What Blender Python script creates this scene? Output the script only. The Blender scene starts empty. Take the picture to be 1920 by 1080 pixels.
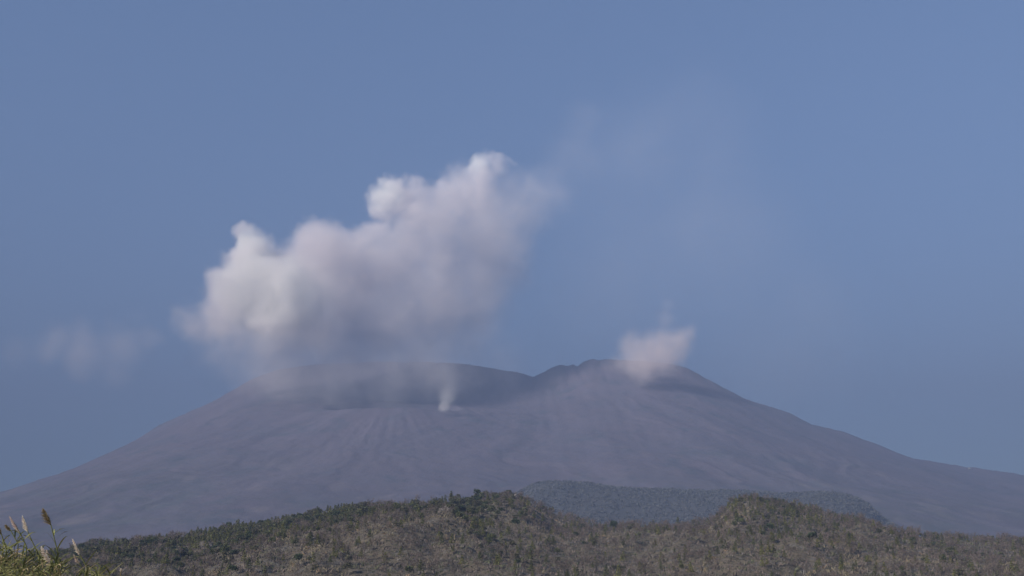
import bpy, math, random
import numpy as np
from mathutils import Vector

random.seed(7)
RNG = np.random.default_rng(11)
R = math.radians
sc = bpy.context.scene
COL = sc.collection

# ------------------------------------------------------------------ camera
FPX = 2000.0            # focal length in pixels of a 1920 wide frame
PITCH = R(16.0)
CAMZ = 3.5
cd = bpy.data.cameras.new('camera')
cam = bpy.data.objects.new('camera', cd)
COL.objects.link(cam)
cam.location = (0, 0, CAMZ)
cam.rotation_euler = (R(90) + PITCH, 0, 0)
cd.sensor_width = 36.0
cd.lens = 36.0 * FPX / 1920.0
cd.clip_start = 0.1
cd.clip_end = 60000
sc.camera = cam

# ------------------------------------------------------------------ sky and sun
SUN_EL, SUN_AZ = 29.5, 231.0      # azimuth clockwise from +Y (the viewing direction)
w = bpy.data.worlds.new('World')
sc.world = w
w.use_nodes = True
nt = w.node_tree
bg = nt.nodes['Background']
sky = nt.nodes.new('ShaderNodeTexSky')
sky.sky_type = 'NISHITA'
sky.sun_disc = False
sky.sun_elevation = R(SUN_EL)
sky.sun_rotation = R(SUN_AZ)
sky.air_density = 1.0
sky.dust_density = 0.0
sky.ozone_density = 5.0
nt.links.new(sky.outputs[0], bg.inputs[0])
bg.inputs[1].default_value = 0.05
sl = bpy.data.lights.new('sun', 'SUN')
sl.energy = 5.0
sl.angle = R(0.5)
sl.color = (1.0, 0.915, 0.80)
so = bpy.data.objects.new('sun', sl)
COL.objects.link(so)
sd = Vector((math.sin(R(SUN_AZ)) * math.cos(R(SUN_EL)), math.cos(R(SUN_AZ)) * math.cos(R(SUN_EL)), math.sin(R(SUN_EL))))
so.rotation_euler = sd.to_track_quat('Z', 'Y').to_euler()
so.location = (-300, -300, 400)

sc.view_settings.view_transform = 'Standard'
sc.view_settings.look = 'None'
sc.view_settings.gamma = 1.0
sc.view_settings.exposure = 1.85
sc.render.engine = 'CYCLES'
sc.cycles.use_denoising = True
sc.cycles.max_bounces = 6
sc.cycles.diffuse_bounces = 2
sc.cycles.volume_bounces = 10
sc.cycles.transparent_max_bounces = 12
sc.cycles.volume_max_steps = 256

HAZE_DENSITY = 0.00031
HAZE_COLOR = (0.147, 0.197, 0.322)
SMOKE_SIGMA = 0.026

# ------------------------------------------------------------------ helpers
CP, SP = math.cos(PITCH), math.sin(PITCH)


def ray(u, v):
    """sideways and upward slope, per metre of depth, of the sight line that the photo shows at (u, v)"""
    a = (u - 960.0) / FPX
    b = (540.0 - v) / FPX
    d = CP - b * SP
    return a / d, (SP + b * CP) / d


def at(u, v, Y):
    s, t = ray(u, v)
    return Vector((s * Y, Y, CAMZ + t * Y))


TAB = np.random.default_rng(3).random((256, 256))


def vnoise(x, y, seed=0):
    x = np.asarray(x, float) + seed * 37.17
    y = np.asarray(y, float) + seed * 91.31
    xi = np.floor(x).astype(int)
    yi = np.floor(y).astype(int)
    fx = x - xi
    fy = y - yi
    fx = fx * fx * fx * (fx * (fx * 6 - 15) + 10)
    fy = fy * fy * fy * (fy * (fy * 6 - 15) + 10)
    g = lambda i, j: TAB[(xi + i) & 255, (yi + j) & 255]
    return (g(0, 0) * (1 - fx) + g(1, 0) * fx) * (1 - fy) + (g(0, 1) * (1 - fx) + g(1, 1) * fx) * fy


def fbm(x, y, oct=4, seed=0):
    s, a, n = 0, 0.5, 0
    for k in range(oct):
        s = s + a * vnoise(x * 2 ** k, y * 2 ** k, seed + k)
        n += a
        a *= 0.5
    return s / n


def ridged(x, y, oct=3, seed=0):
    s, a, n = 0, 0.5, 0
    for k in range(oct):
        s = s + a * (1 - np.abs(2 * vnoise(x * 2 ** k, y * 2 ** k, seed + k) - 1))
        n += a
        a *= 0.5
    return s / n


def tag(o, label=None, cat=None, group=None, kind=None):
    if label: o['label'] = label
    if cat: o['category'] = cat
    if group: o['group'] = group
    if kind: o['kind'] = kind
    return o


def mesh_from(name, V, F, col=None, smooth=False):
    """V (n,3); F (m,3) or (m,4); col (n,3) colours of the thing itself per point"""
    V = np.ascontiguousarray(V, dtype=np.float32)
    F = np.ascontiguousarray(F, dtype=np.int32)
    me = bpy.data.meshes.new(name)
    k = F.shape[1]
    me.vertices.add(len(V))
    me.vertices.foreach_set('co', V.ravel())
    me.loops.add(F.size)
    me.loops.foreach_set('vertex_index', F.ravel())
    me.polygons.add(len(F))
    me.polygons.foreach_set('loop_start', np.arange(0, F.size, k, dtype=np.int32))
    me.polygons.foreach_set('loop_total', np.full(len(F), k, dtype=np.int32))
    if smooth:
        me.polygons.foreach_set('use_smooth', np.ones(len(F), dtype=bool))
    me.update(calc_edges=True)
    if col is not None:
        c = np.ones((len(V), 4), dtype=np.float32)
        c[:, :3] = col
        at_ = me.color_attributes.new('Col', 'FLOAT_COLOR', 'POINT')
        at_.data.foreach_set('color', c.ravel())
    return me


def obj(name, me, mat=None, parent=None):
    o = bpy.data.objects.new(name, me)
    COL.objects.link(o)
    if mat is not None and not me.materials:
        me.materials.append(mat)
    if parent is not None:
        o.parent = parent
    return o


def empty(name, loc, rz=0.0):
    o = bpy.data.objects.new(name, None)
    COL.objects.link(o)
    o.location = loc
    o.rotation_euler = (0, 0, rz)
    o.empty_display_size = 0.5
    return o


def copy_tree(root):
    r = root.copy()
    COL.objects.link(r)
    for ch in root.children:
        c = ch.copy()
        COL.objects.link(c)
        c.parent = r
    return r


def grid_faces(ni, nj):
    i, j = np.meshgrid(np.arange(ni - 1), np.arange(nj - 1), indexing='ij')
    a = (i * nj + j).ravel()
    return np.stack([a, a + nj, a + nj + 1, a + 1], 1)


# ------------------------------------------------------------------ materials
def new_mat(name):
    m = bpy.data.materials.new(name)
    m.use_nodes = True
    n = m.node_tree
    b = n.nodes['Principled BSDF']
    b.inputs['Roughness'].default_value = 0.95
    b.inputs['Specular IOR Level'].default_value = 0.1
    return m, n, b


def N(n, t, **kw):
    x = n.nodes.new(t)
    for k, v in kw.items():
        if k in ('operation', 'blend_type', 'data_type', 'interpolation_type', 'attribute_name', 'noise_dimensions', 'clamp', 'vector_type'):
            setattr(x, k, v)
        else:
            x.inputs[k].default_value = v
    return x


def mixc(n, fac, a, b):
    x = n.nodes.new('ShaderNodeMix')
    x.data_type = 'RGBA'
    for sock, val in ((x.inputs[0], fac), (x.inputs[6], a), (x.inputs[7], b)):
        if isinstance(val, bpy.types.NodeSocket):
            n.links.new(val, sock)
        elif sock.type == 'RGBA':
            sock.default_value = (*val, 1)
        else:
            sock.default_value = val
    return x.outputs[2]


def noise_fac(n, scale, detail=5, lo=0.4, hi=0.6, vec=None, rough=0.6):
    t = N(n, 'ShaderNodeTexNoise', Scale=scale, Detail=detail, Roughness=rough)
    if vec is not None:
        n.links.new(vec, t.inputs['Vector'])
    r = n.nodes.new('ShaderNodeMapRange')
    r.interpolation_type = 'SMOOTHSTEP'
    r.inputs[1].default_value = lo
    r.inputs[2].default_value = hi
    n.links.new(t.outputs[0], r.inputs[0])
    return r.outputs[0]


def coords(n, scale=(1, 1, 1)):
    tc = n.nodes.new('ShaderNodeTexCoord')
    mp = n.nodes.new('ShaderNodeMapping')
    mp.inputs['Scale'].default_value = scale
    n.links.new(tc.outputs['Object'], mp.inputs['Vector'])
    return mp.outputs[0]


def bump(n, b, h, dist, strength=1.0):
    x = n.nodes.new('ShaderNodeBump')
    x.inputs['Strength'].default_value = strength
    x.inputs['Distance'].default_value = dist
    n.links.new(h, x.inputs['Height'])
    n.links.new(x.outputs[0], b.inputs['Normal'])


def volcano_mat():
    m, n, b = new_mat('volcanic_ash')
    v = coords(n)
    vs = coords(n, (1, 0.16, 0.25))
    c = mixc(n, noise_fac(n, 0.004, 6, 0.38, 0.62, v), (0.101, 0.087, 0.112), (0.090, 0.083, 0.109))
    c = mixc(n, noise_fac(n, 0.02, 6, 0.45, 0.75, v), c, (0.108, 0.092, 0.110))
    c = mixc(n, noise_fac(n, 0.007, 8, 0.52, 0.66, v, 0.7), c, (0.070, 0.073, 0.092))
    att = N(n, 'ShaderNodeAttribute', attribute_name='Col')
    sep = n.nodes.new('ShaderNodeSeparateColor')
    n.links.new(att.outputs['Color'], sep.inputs[0])
    nf = noise_fac(n, 0.012, 8, 0.3, 0.62, v, 0.75)
    mul = N(n, 'ShaderNodeMath', operation='MULTIPLY')
    n.links.new(sep.outputs[0], mul.inputs[0]); n.links.new(nf, mul.inputs[1])
    c = mixc(n, mul.outputs[0], c, (0.065, 0.076, 0.075))
    c = mixc(n, sep.outputs[1], c, (0.22, 0.19, 0.18))
    sc_ = n.nodes.new('ShaderNodeMapRange')
    sc_.inputs[3].default_value = 0.91
    sc_.inputs[4].default_value = 1.09
    n.links.new(sep.outputs[2], sc_.inputs[0])
    vm = N(n, 'ShaderNodeVectorMath', operation='SCALE')
    n.links.new(c, vm.inputs[0]); n.links.new(sc_.outputs[0], vm.inputs['Scale'])
    c = vm.outputs[0]
    n.links.new(c, b.inputs['Base Color'])
    t = N(n, 'ShaderNodeTexNoise', Scale=0.03, Detail=8.0, Roughness=0.65)
    n.links.new(v, t.inputs['Vector'])
    bump(n, b, t.outputs[0], 14.0, 0.4)
    return m


def hill_mat():
    m, n, b = new_mat('dry_hillside_soil')
    v = coords(n)
    c = mixc(n, noise_fac(n, 0.03, 6, 0.4, 0.6, v), (0.105, 0.092, 0.073), (0.138, 0.114, 0.085))
    c = mixc(n, noise_fac(n, 0.12, 7, 0.5, 0.65, v), c, (0.12, 0.112, 0.105))
    c = mixc(n, noise_fac(n, 0.5, 6, 0.45, 0.65, v), c, (0.06, 0.055, 0.04))
    n.links.new(c, b.inputs['Base Color'])
    t = N(n, 'ShaderNodeTexNoise', Scale=0.6, Detail=7.0, Roughness=0.7)
    n.links.new(v, t.inputs['Vector'])
    bump(n, b, t.outputs[0], 1.5, 1.0)
    return m


def ground_mat():
    m, n, b = new_mat('dry_ground')
    v = coords(n)
    c = mixc(n, noise_fac(n, 0.05, 6, 0.4, 0.6, v), (0.09, 0.085, 0.05), (0.14, 0.11, 0.075))
    c = mixc(n, noise_fac(n, 1.2, 6, 0.45, 0.65, v), c, (0.06, 0.065, 0.035))
    n.links.new(c, b.inputs['Base Color'])
    return m


def woodhill_mat():
    m, n, b = new_mat('wooded_slope')
    v = coords(n)
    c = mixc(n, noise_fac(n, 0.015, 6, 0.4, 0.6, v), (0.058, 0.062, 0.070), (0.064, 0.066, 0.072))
    n.links.new(c, b.inputs['Base Color'])
    return m


def attr_mat(name, scale, trans=0.0, vary=0.25, rough=0.85):
    """the thing's own colour, point by point, with fine mottling"""
    m, n, b = new_mat(name)
    b.inputs['Roughness'].default_value = rough
    att = N(n, 'ShaderNodeAttribute', attribute_name='Col')
    v = coords(n)
    f = noise_fac(n, scale, 4, 0.3, 0.7, v)
    mr = n.nodes.new('ShaderNodeMapRange')
    mr.inputs[3].default_value = 1 - vary
    mr.inputs[4].default_value = 1 + vary
    n.links.new(f, mr.inputs[0])
    mul = N(n, 'ShaderNodeVectorMath', operation='SCALE')
    n.links.new(att.outputs['Color'], mul.inputs[0])
    n.links.new(mr.outputs[0], mul.inputs['Scale'])
    n.links.new(mul.outputs[0], b.inputs['Base Color'])
    if trans:
        b.inputs['Subsurface Weight'].default_value = 0.0
        tr = n.nodes.new('ShaderNodeBsdfTranslucent')
        mx = n.nodes.new('ShaderNodeMixShader')
        mx.inputs[0].default_value = trans
        n.links.new(mul.outputs[0], tr.inputs[0])
        n.links.new(b.outputs[0], mx.inputs[1])
        n.links.new(tr.outputs[0], mx.inputs[2])
        n.links.new(mx.outputs[0], n.nodes['Material Output'].inputs[0])
    return m


M_volcano = volcano_mat()
M_hill = hill_mat()
M_ground = ground_mat()
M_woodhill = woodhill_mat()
M_leaf = attr_mat('tree_foliage', 1.0, 0.38)
M_bark = attr_mat('bark', 2.0)
M_scrub = attr_mat('dry_scrub', 0.8, 0.25)
M_rock = attr_mat('lava_rock', 0.9, vary=0.4)
M_reed = attr_mat('reed_blade', 6.0, 0.3)
M_plume = attr_mat('reed_plume', 9.0, 0.35, 0.15)
M_feather = attr_mat('dark_feathers', 9.0)
M_paint = attr_mat('pale_render', 1.0, vary=0.06)

# ------------------------------------------------------------------ ground
gx = np.linspace(-9000, 9000, 91)
gy = np.linspace(-3000, 9000, 61)
GX, GY = np.meshgrid(gx, gy, indexing='ij')
g = obj('ground', mesh_from('ground', np.stack([GX.ravel(), GY.ravel(), np.zeros(GX.size)], 1), grid_faces(91, 61)), M_ground)
tag(g, kind='structure')

# ------------------------------------------------------------------ the volcano
YV = 4300.0
SIL = [(-900, 1075), (-600, 1050), (-350, 1015), (-150, 978), (0, 938), (75, 915), (150, 885), (200, 855), (260, 822), (300, 797), (330, 783), (400, 752), (440, 730),
       (470, 712), (520, 692), (600, 682), (700, 677), (800, 676), (870, 680), (940, 690), (1000, 703), (1022, 695), (1036, 688), (1050, 683),
       (1076, 681), (1083, 686), (1092, 679), (1110, 673), (1135, 671), (1150, 674), (1170, 672), (1200, 677), (1250, 680), (1290, 690), (1330, 713), (1400, 748), (1480, 774),
       (1520, 795), (1580, 808), (1650, 835), (1700, 856), (1750, 866), (1820, 876), (1920, 890), (2050, 920), (2250, 975), (2500, 1035), (2800, 1080)]
sx = np.array([at(u, v, YV).x for u, v in SIL])
sz = np.array([at(u, v, YV).z for u, v in SIL])
CC = at(735, 768, 3650)      # crater cone: centre and rim height
CCX, CCY, CCH, CCR = CC.x, 3720.0, at(735, 768, 3480).z, 255.0


def volcano_z(x, y):
    H = np.interp(x, sx, sz)
    Hs = sum(np.interp(x + d_, sx, sz) for d_ in (-150, -100, -50, 0, 50, 100, 150)) / 7.0
    far_ = np.clip(np.abs(y - YV) / 170.0, 0, 1)
    H = np.maximum(H * (1 - far_) + Hs * far_, 0)
    jag = (fbm(x / 45, y / 400, 5, 40) - 0.5)
    t = (YV - y) / (YV - 1450.0)
    tf = np.clip(t, 0, 1)
    front = (1 - tf) ** 1.55
    back = np.exp(-((np.minimum(t, 0) * 2850 / 1300.0) ** 2))
    z = H * np.where(t > 0, front, back)
    # amphitheatre between the two shoulders
    bowl = np.exp(-(((x - at(860, 700, YV).x) / 520) ** 2)) * np.exp(-(((y - 4000) / 190) ** 2))
    z = z - 70 * bowl
    # gullies that run down from the summit
    th = np.arctan2(x - 60, np.maximum(5200 - y, 50))
    r = np.hypot(x - 60, 5200 - y)
    amp = np.clip(tf * 4.5, 0, 1) * np.clip(z / 160.0, 0, 1)
    warp = (fbm(x / 420, y / 420, 4, 9) - 0.5) * 0.16
    z = z + amp * (11 * (ridged((th + warp) * 9, r / 1100, 3, 20) - 0.6) + 11 * (ridged((th + 1.6 * warp) * 31, r / 420, 3, 24) - 0.6) * np.clip(fbm(x / 380, y / 380, 3, 27) * 2.4 - .6, 0, 1.2))
    z = z + amp * 24 * (fbm(x / 240, y / 240, 5, 30) - 0.5)
    z = z + np.clip(z / 300.0, 0, 1) * np.exp(-((y - YV) / 260.0) ** 2) * jag * (9 + 12 * np.exp(-((x - 320) / 330.0) ** 2))
    # crater cone in front of the summit
    dx, dy = x - CCX, y - CCY
    rr = np.hypot(dx, dy)
    a = np.arctan2(dx, -dy)
    rim = CCH - 28 * np.abs(np.sin(a * 0.5)) ** 1.5 + 9 * (fbm(a * 3 + 5, a * 0, 3, 50) - 0.5) * 2
    slope = np.clip(rr - CCR, 0, None)
    cone = rim - 0.60 * slope + 0.00018 * slope ** 2
    rill = (ridged(a * 13 + 3 + 0.4 * (fbm(x / 150, y / 150, 2, 66) - .5), rr / 900, 2, 60) - 0.6) * 10 + (ridged(a * 37 + 3 * fbm(x / 90, y / 90, 2, 67), rr / 260, 3, 63) - 0.6) * 11
    cone = cone + rill * np.clip(slope / 160, 0, 1)
    inner = rim - 0.4 * np.clip(CCR - rr, 0, 110)
    cone = np.where(rr < CCR, inner, cone)
    k = 26.0
    m = np.maximum(z, cone)
    sm = m + k * np.log(np.exp((z - m) / k) + np.exp((cone - m) / k)) - k * 0.0
    hollow = np.clip((CCR - rr) / 70, 0, 1) * np.clip((90 - dy) / 150, 0, 1)
    hollow = hollow * hollow * (3 - 2 * hollow)
    z2 = sm * (1 - hollow) + np.minimum(sm, inner + 38) * hollow
    w_ = np.clip(1.3 - rr / 1150.0, 0, 1)
    return np.maximum(z * (1 - w_) + z2 * w_, -2)


vx = np.concatenate([np.linspace(-6200, -2600, 120, endpoint=False), np.linspace(-2600, 2600, 660, endpoint=False), np.linspace(2600, 6200, 121)])
vy = np.concatenate([np.linspace(1400, 2300, 80, endpoint=False), np.linspace(2300, 4500, 300, endpoint=False), np.linspace(4500, 7600, 80)])
VX, VY = np.meshgrid(vx, vy, indexing='ij')
VZ = volcano_z(VX, VY)
green = np.clip(1.15 - VZ / 420.0, 0, 1) * np.clip(0.25 + np.abs(VX - 0) / 1500, 0, 1) * np.clip(fbm(VX / 300, VY / 300, 4, 77) * 2.2 - 0.4, 0, 1)
pale = np.clip((fbm(VX / 70, VY / 130, 4, 78) - 0.66) * 9, 0, 1) * np.clip(1 - VZ / 500, 0, 1) * 0.35
sth = np.arctan2(VX - 60, np.maximum(5200 - VY, 50)) + (fbm(VX / 420, VY / 420, 4, 9) - 0.5) * 0.12
srr = np.hypot(VX - 60, 5200 - VY)
streak = 0.6 * fbm(sth * 26, srr / 900, 5, 200) + 0.4 * fbm(sth * 90, srr / 500, 4, 210)
streak = np.clip((streak - 0.36) / 0.28, 0, 1)
colv = np.stack([green.ravel(), pale.ravel(), streak.ravel()], 1)
vol = obj('volcano_slopes', mesh_from('volcano_slopes', np.stack([VX.ravel(), VY.ravel(), VZ.ravel()], 1), grid_faces(len(vx), len(vy)), colv, True), M_volcano)
tag(vol, kind='structure')


def volcano_height(x, y):
    return float(volcano_z(np.array([x]), np.array([y]))[0])


# ------------------------------------------------------------------ hills: ridge lines as seen, at their own distances
def ridge_fn(pts, drop=0):
    s = np.array([ray(u, v)[0] for u, v in pts])
    t = np.array([ray(u, v + drop)[1] for u, v in pts])
    return lambda q: np.interp(q, s, t)


FR = [(-900, 1090), (-400, 1085), (-100, 1082), (0, 1058), (80, 1046), (130, 1038), (160, 1030), (200, 1024), (250, 1019), (300, 1012), (350, 1006), (400, 997), (450, 988), (500, 983), (550, 973),
      (600, 961), (650, 952), (720, 948), (800, 942), (850, 937), (900, 934), (950, 930), (970, 928), (985, 933), (1005, 946), (1040, 962), (1080, 976),
      (1130, 988), (1200, 989), (1280, 988), (1330, 980), (1355, 963), (1372, 945), (1400, 939), (1440, 943), (1500, 953), (1540, 963), (1570, 973),
      (1610, 977), (1640, 987), (1680, 998), (1740, 1009), (1800, 1012), (1920, 1017), (2100, 1022), (2400, 1050), (2800, 1085)]
front_t = ridge_fn(FR, 4)
front_YR = lambda s: 760 + 70 * np.sin(s * 7 + 0.6) + 30 * np.sin(s * 17)
Y0 = 335.0


def front_z(s, y):
    YR = front_YR(s)
    top = front_t(s) * YR + CAMZ
    t = (y - Y0) / (YR - Y0)
    tt = np.clip(t, 0, 1)
    h = tt ** 0.86
    lump = (fbm(s * 9, y / 130, 4, 5) - 0.5) * 22 + (fbm(s * 30, y / 45, 4, 8) - 0.5) * 8
    z = top * h + lump * np.sin(np.pi * np.clip(tt, 0, 1)) ** 0.7 * np.clip(top / 40, 0.1, 1)
    back = np.clip((y - YR) / 320.0, 0, 1)
    z = np.where(t > 1, top * (1 - back * back * (3 - 2 * back)) - 1.0 * back, z)
    small = (fbm(s * y / 9.0, y / 9.0, 3, 14) - 0.5) * 2.4
    return z + small * np.clip(z / 10, 0, 1) - 0.6 * (1 - np.clip(z / 3, 0, 1))


fs = np.linspace(-0.95, 0.95, 760)
fy = np.concatenate([np.linspace(330, 860, 240, endpoint=False), np.linspace(860, 1180, 40)])
FS, FY = np.meshgrid(fs, fy, indexing='ij')
FZ = front_z(FS, FY)
fh = obj('front_hill', mesh_from('front_hill', np.stack([(FS * FY).ravel(), FY.ravel(), FZ.ravel()], 1), grid_faces(len(fs), len(fy)), None, True), M_hill)
tag(fh, kind='structure')

# wooded lava hill farther off
MR = [(700, 1075), (820, 1040), (900, 985), (940, 948), (965, 927), (985, 917), (1000, 909), (1020, 906), (1040, 905), (1070, 905), (1100, 908), (1150, 914), (1200, 919), (1280, 921), (1400, 921), (1470, 926), (1505, 927),
      (1530, 924), (1560, 924), (1590, 929), (1610, 935), (1630, 945), (1645, 960), (1660, 972), (1690, 992), (1740, 1020), (1850, 1050), (2100, 1078)]
mid_t = ridge_fn(MR)
MYR = 2150.0


def mid_z(s, y):
    YR = MYR + 60 * np.sin(s * 11)
    top = np.maximum(mid_t(s) * YR + CAMZ - 4, 0)
    t = np.clip((y - 1500) / (YR - 1500), 0, 1)
    z = top * np.sin(t * np.pi / 2) ** 0.9
    back = np.clip((y - YR) / 500, 0, 1)
    z = np.where(y > YR, top * (1 - back * back * (3 - 2 * back)), z)
    z = z + (fbm(s * 40, y / 60, 4, 90) - 0.5) * 10 * np.clip(z / 40, 0, 1) * np.where(y > YR - 90, 0.3, 1)
    return z - 1.0 * (1 - np.clip(z / 3, 0, 1))


ms = np.linspace(-0.14, 0.62, 420)
my = np.linspace(1490, 2720, 170)
MS, MY = np.meshgrid(ms, my, indexing='ij')
MZ = mid_z(MS, MY)
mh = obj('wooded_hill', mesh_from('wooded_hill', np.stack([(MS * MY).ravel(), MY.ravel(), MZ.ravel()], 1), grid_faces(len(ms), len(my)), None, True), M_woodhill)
tag(mh, kind='structure')


# ------------------------------------------------------------------ vegetation pieces
def leaf_quads(P, size, rng, flat=0.0):
    """one small leaf clump face at every point of P"""
    n = len(P)
    a = rng.normal(size=(n, 3))
    a /= np.linalg.norm(a, axis=1)[:, None]
    b = rng.normal(size=(n, 3))
    b[:, 2] *= (1 - flat)
    b -= (a * b).sum(1)[:, None] * a
    b /= np.linalg.norm(b, axis=1)[:, None] + 1e-9
    s = size * (0.6 + 0.8 * rng.random((n, 1)))
    q = 0.55 + 0.4 * rng.random((n, 1))
    V = np.stack([P - a * s, P + b * s * q, P + a * s, P - b * s * q * 0.8], 1).reshape(-1, 3)
    F = np.arange(n * 4).reshape(-1, 4)
    return V, F


def twig_tris(P0, P1, wid, rng):
    n = len(P0)
    d = P1 - P0
    x = np.cross(d, rng.normal(size=(n, 3)))
    x /= np.linalg.norm(x, axis=1)[:, None] + 1e-9
    V = np.stack([P0 - x * wid, P0 + x * wid, P1 + x * wid * .25, P1 - x * wid * .25], 1).reshape(-1, 3)
    return V, np.arange(n * 4).reshape(-1, 4)


def tube(path, rad, sides=6):
    path = np.asarray(path, float)
    n = len(path)
    V, F = [], []
    for i in range(n):
        d = path[min(i + 1, n - 1)] - path[max(i - 1, 0)]
        d /= np.linalg.norm(d) + 1e-9
        x = np.cross(d, [0.31, 0.95, 0.05]); x /= np.linalg.norm(x) + 1e-9
        y = np.cross(d, x)
        for k in range(sides):
            t = 2 * math.pi * k / sides
            V.append(path[i] + rad[i] * (math.cos(t) * x + math.sin(t) * y))
    for i in range(n - 1):
        for k in range(sides):
            k2 = (k + 1) % sides
            F.append((i * sides + k, i * sides + k2, (i + 1) * sides + k2, (i + 1) * sides + k))
    return np.array(V), np.array(F)


def join(parts):
    Vs, Fs, o = [], [], 0
    for V, F in parts:
        Vs.append(V); Fs.append(F + o); o += len(V)
    return np.concatenate(Vs), np.concatenate(Fs)


def jitter_col(n, base, rng, per=4, amt=0.3, hue=0.12):
    k = n // per
    c = np.array(base)[None, :] * (1 + amt * (rng.random((k, 1)) * 2 - 1)) * (1 + hue * (rng.random((k, 3)) * 2 - 1))
    return np.repeat(c, per, 0)


def trunk_geo(h, r, rng, limbs, spread, sides=5):
    lean = rng.normal(size=2) * 0.05 * h
    zs = np.linspace(-0.4, h, 5)
    path = np.stack([lean[0] * (zs / h) ** 2, lean[1] * (zs / h) ** 2, zs], 1)
    parts = [tube(path, r * np.linspace(1.15, 0.35, 5), sides)]
    tips = []
    for i in range(limbs):
        z0 = h * (0.4 + 0.5 * (i + rng.random()) / limbs)
        p0 = np.array([lean[0] * (z0 / h) ** 2, lean[1] * (z0 / h) ** 2, z0])
        an = i * 2.4 + rng.random()
        L = spread * (0.7 + 0.5 * rng.random())
        p1 = p0 + np.array([math.cos(an) * L * .55, math.sin(an) * L * .55, L * .45])
        p2 = p0 + np.array([math.cos(an) * L, math.sin(an) * L, L * .95])
        parts.append(tube([p0, p1, p2], r * np.array([.5, .33, .12]), 4))
        tips += [p1, p2]
    return join(parts), np.array(tips)


def crown_points(lobes, n, rng):
    P = []
    for (c, rad, share) in lobes:
        k = int(n * share)
        d = rng.normal(size=(k, 3)); d /= np.linalg.norm(d, axis=1)[:, None]
        rr = 0.45 + 0.55 * rng.random((k, 1)) ** 0.5
        d[:, 2] = np.where(d[:, 2] < -0.5, -d[:, 2] * 0.6, d[:, 2])
        P.append(np.array(c) + d * rr * np.array(rad))
    return np.concatenate(P)


def make_broad(rng, h, base, n=260, size=0.44):
    (tv, tf), tips = trunk_geo(h * 0.75, 0.16, rng, 5, h * 0.28)
    lobes = [((0, 0, h * .7), (h * .27, h * .27, h * .25), .4)]
    for k in range(5):
        an = k * 1.26 + rng.random()
        lobes.append(((math.cos(an) * h * .22, math.sin(an) * h * .22, h * (.5 + .3 * rng.random())), (h * .17, h * .17, h * .15), .13))
    P = crown_points(lobes, n, rng)
    V, F = leaf_quads(P, size, rng)
    return (tv, tf, np.tile(np.array([.10, .085, .07]), (len(tv), 1))), (V, F, jitter_col(len(V), base, rng))


def make_pine(rng, h, base, n=230, size=0.38):
    (tv, tf), tips = trunk_geo(h * 0.97, 0.13, rng, 7, h * 0.2)
    P = []
    tiers = 6
    for k in range(tiers):
        z = h * (0.36 + 0.62 * k / (tiers - 1))
        rad = h * 0.27 * (1 - 0.82 * k / (tiers - 1)) + 0.15
        m = int(n / tiers * (1.3 - 0.1 * k))
        an = rng.random(m) * 6.283
        rr = rad * rng.random(m) ** 0.6
        P.append(np.stack([np.cos(an) * rr, np.sin(an) * rr, z - rr * 0.25 + rng.normal(size=m) * .12], 1))
    P = np.concatenate(P)
    V, F = leaf_quads(P, size, rng, 0.5)
    return (tv, tf, np.tile(np.array([.11, .085, .065]), (len(tv), 1))), (V, F, jitter_col(len(V), base, rng))


def make_bare(rng, h, base, n=150):
    (tv, tf), tips = trunk_geo(h * 0.85, 0.12, rng, 6, h * 0.25)
    c = tips[rng.integers(0, len(tips), n)] + rng.normal(size=(n, 3)) * 0.15
    d = rng.normal(size=(n, 3)) * np.array([.55, .55, .35]) + np.array([0, 0, .55])
    L = h * 0.16 * (0.5 + rng.random((n, 1)))
    V, F = twig_tris(c, c + d * L, 0.07, rng)
    return (tv, tf, np.tile(np.array([.19, .172, .155]), (len(tv), 1))), (V, F, jitter_col(len(V), base, rng, 4, .3, .08))


C_DARK = (0.056, 0.074, 0.042)
C_MID = (0.106, 0.114, 0.056)
C_OLIVE = (0.145, 0.145, 0.055)
C_GREY = (0.105, 0.102, 0.066)
C_TWIG = (0.155, 0.125, 0.110)
LIB = {'evergreen_tree': [], 'pine_tree': [], 'bare_tree': []}
for i in range(5):
    LIB['evergreen_tree'].append(make_broad(RNG, 7.2, [C_DARK, C_MID, C_GREY, C_GREY, C_MID][i]))
    LIB['pine_tree'].append(make_pine(RNG, 7.2, [C_OLIVE, C_MID, C_OLIVE, C_OLIVE, C_MID][i]))
    LIB['bare_tree'].append(make_bare(RNG, 7.4, C_TWIG))

PROTO = {}
for kind, vs in LIB.items():
    PROTO[kind] = []
    for (tv, tf, tc), (cv, cf, cc) in vs:
        PROTO[kind].append((mesh_from(kind + '_trunk', tv, tf, tc), mesh_from(kind + '_crown', cv, cf, cc)))


def ground_at(s, y):
    return float(front_z(np.array([s]), np.array([y]))[0])


def plant_tree(kind, i, s, y, k, label, cat, group=None):
    root = empty(kind, (s * y, y, ground_at(s, y) - 0.1), random.random() * 6.28)
    root.scale = (k * random.uniform(.9, 1.15), k * random.uniform(.9, 1.15), k)
    tag(root, label, cat, group)
    tm, cm = PROTO[kind][i % 5]
    obj('trunk', tm, M_bark, root)
    obj('crown', cm, M_leaf if kind != 'bare_tree' else M_scrub, root)
    return root


def u_of(s):
    return 960 + s * FPX * 0.99


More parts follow.
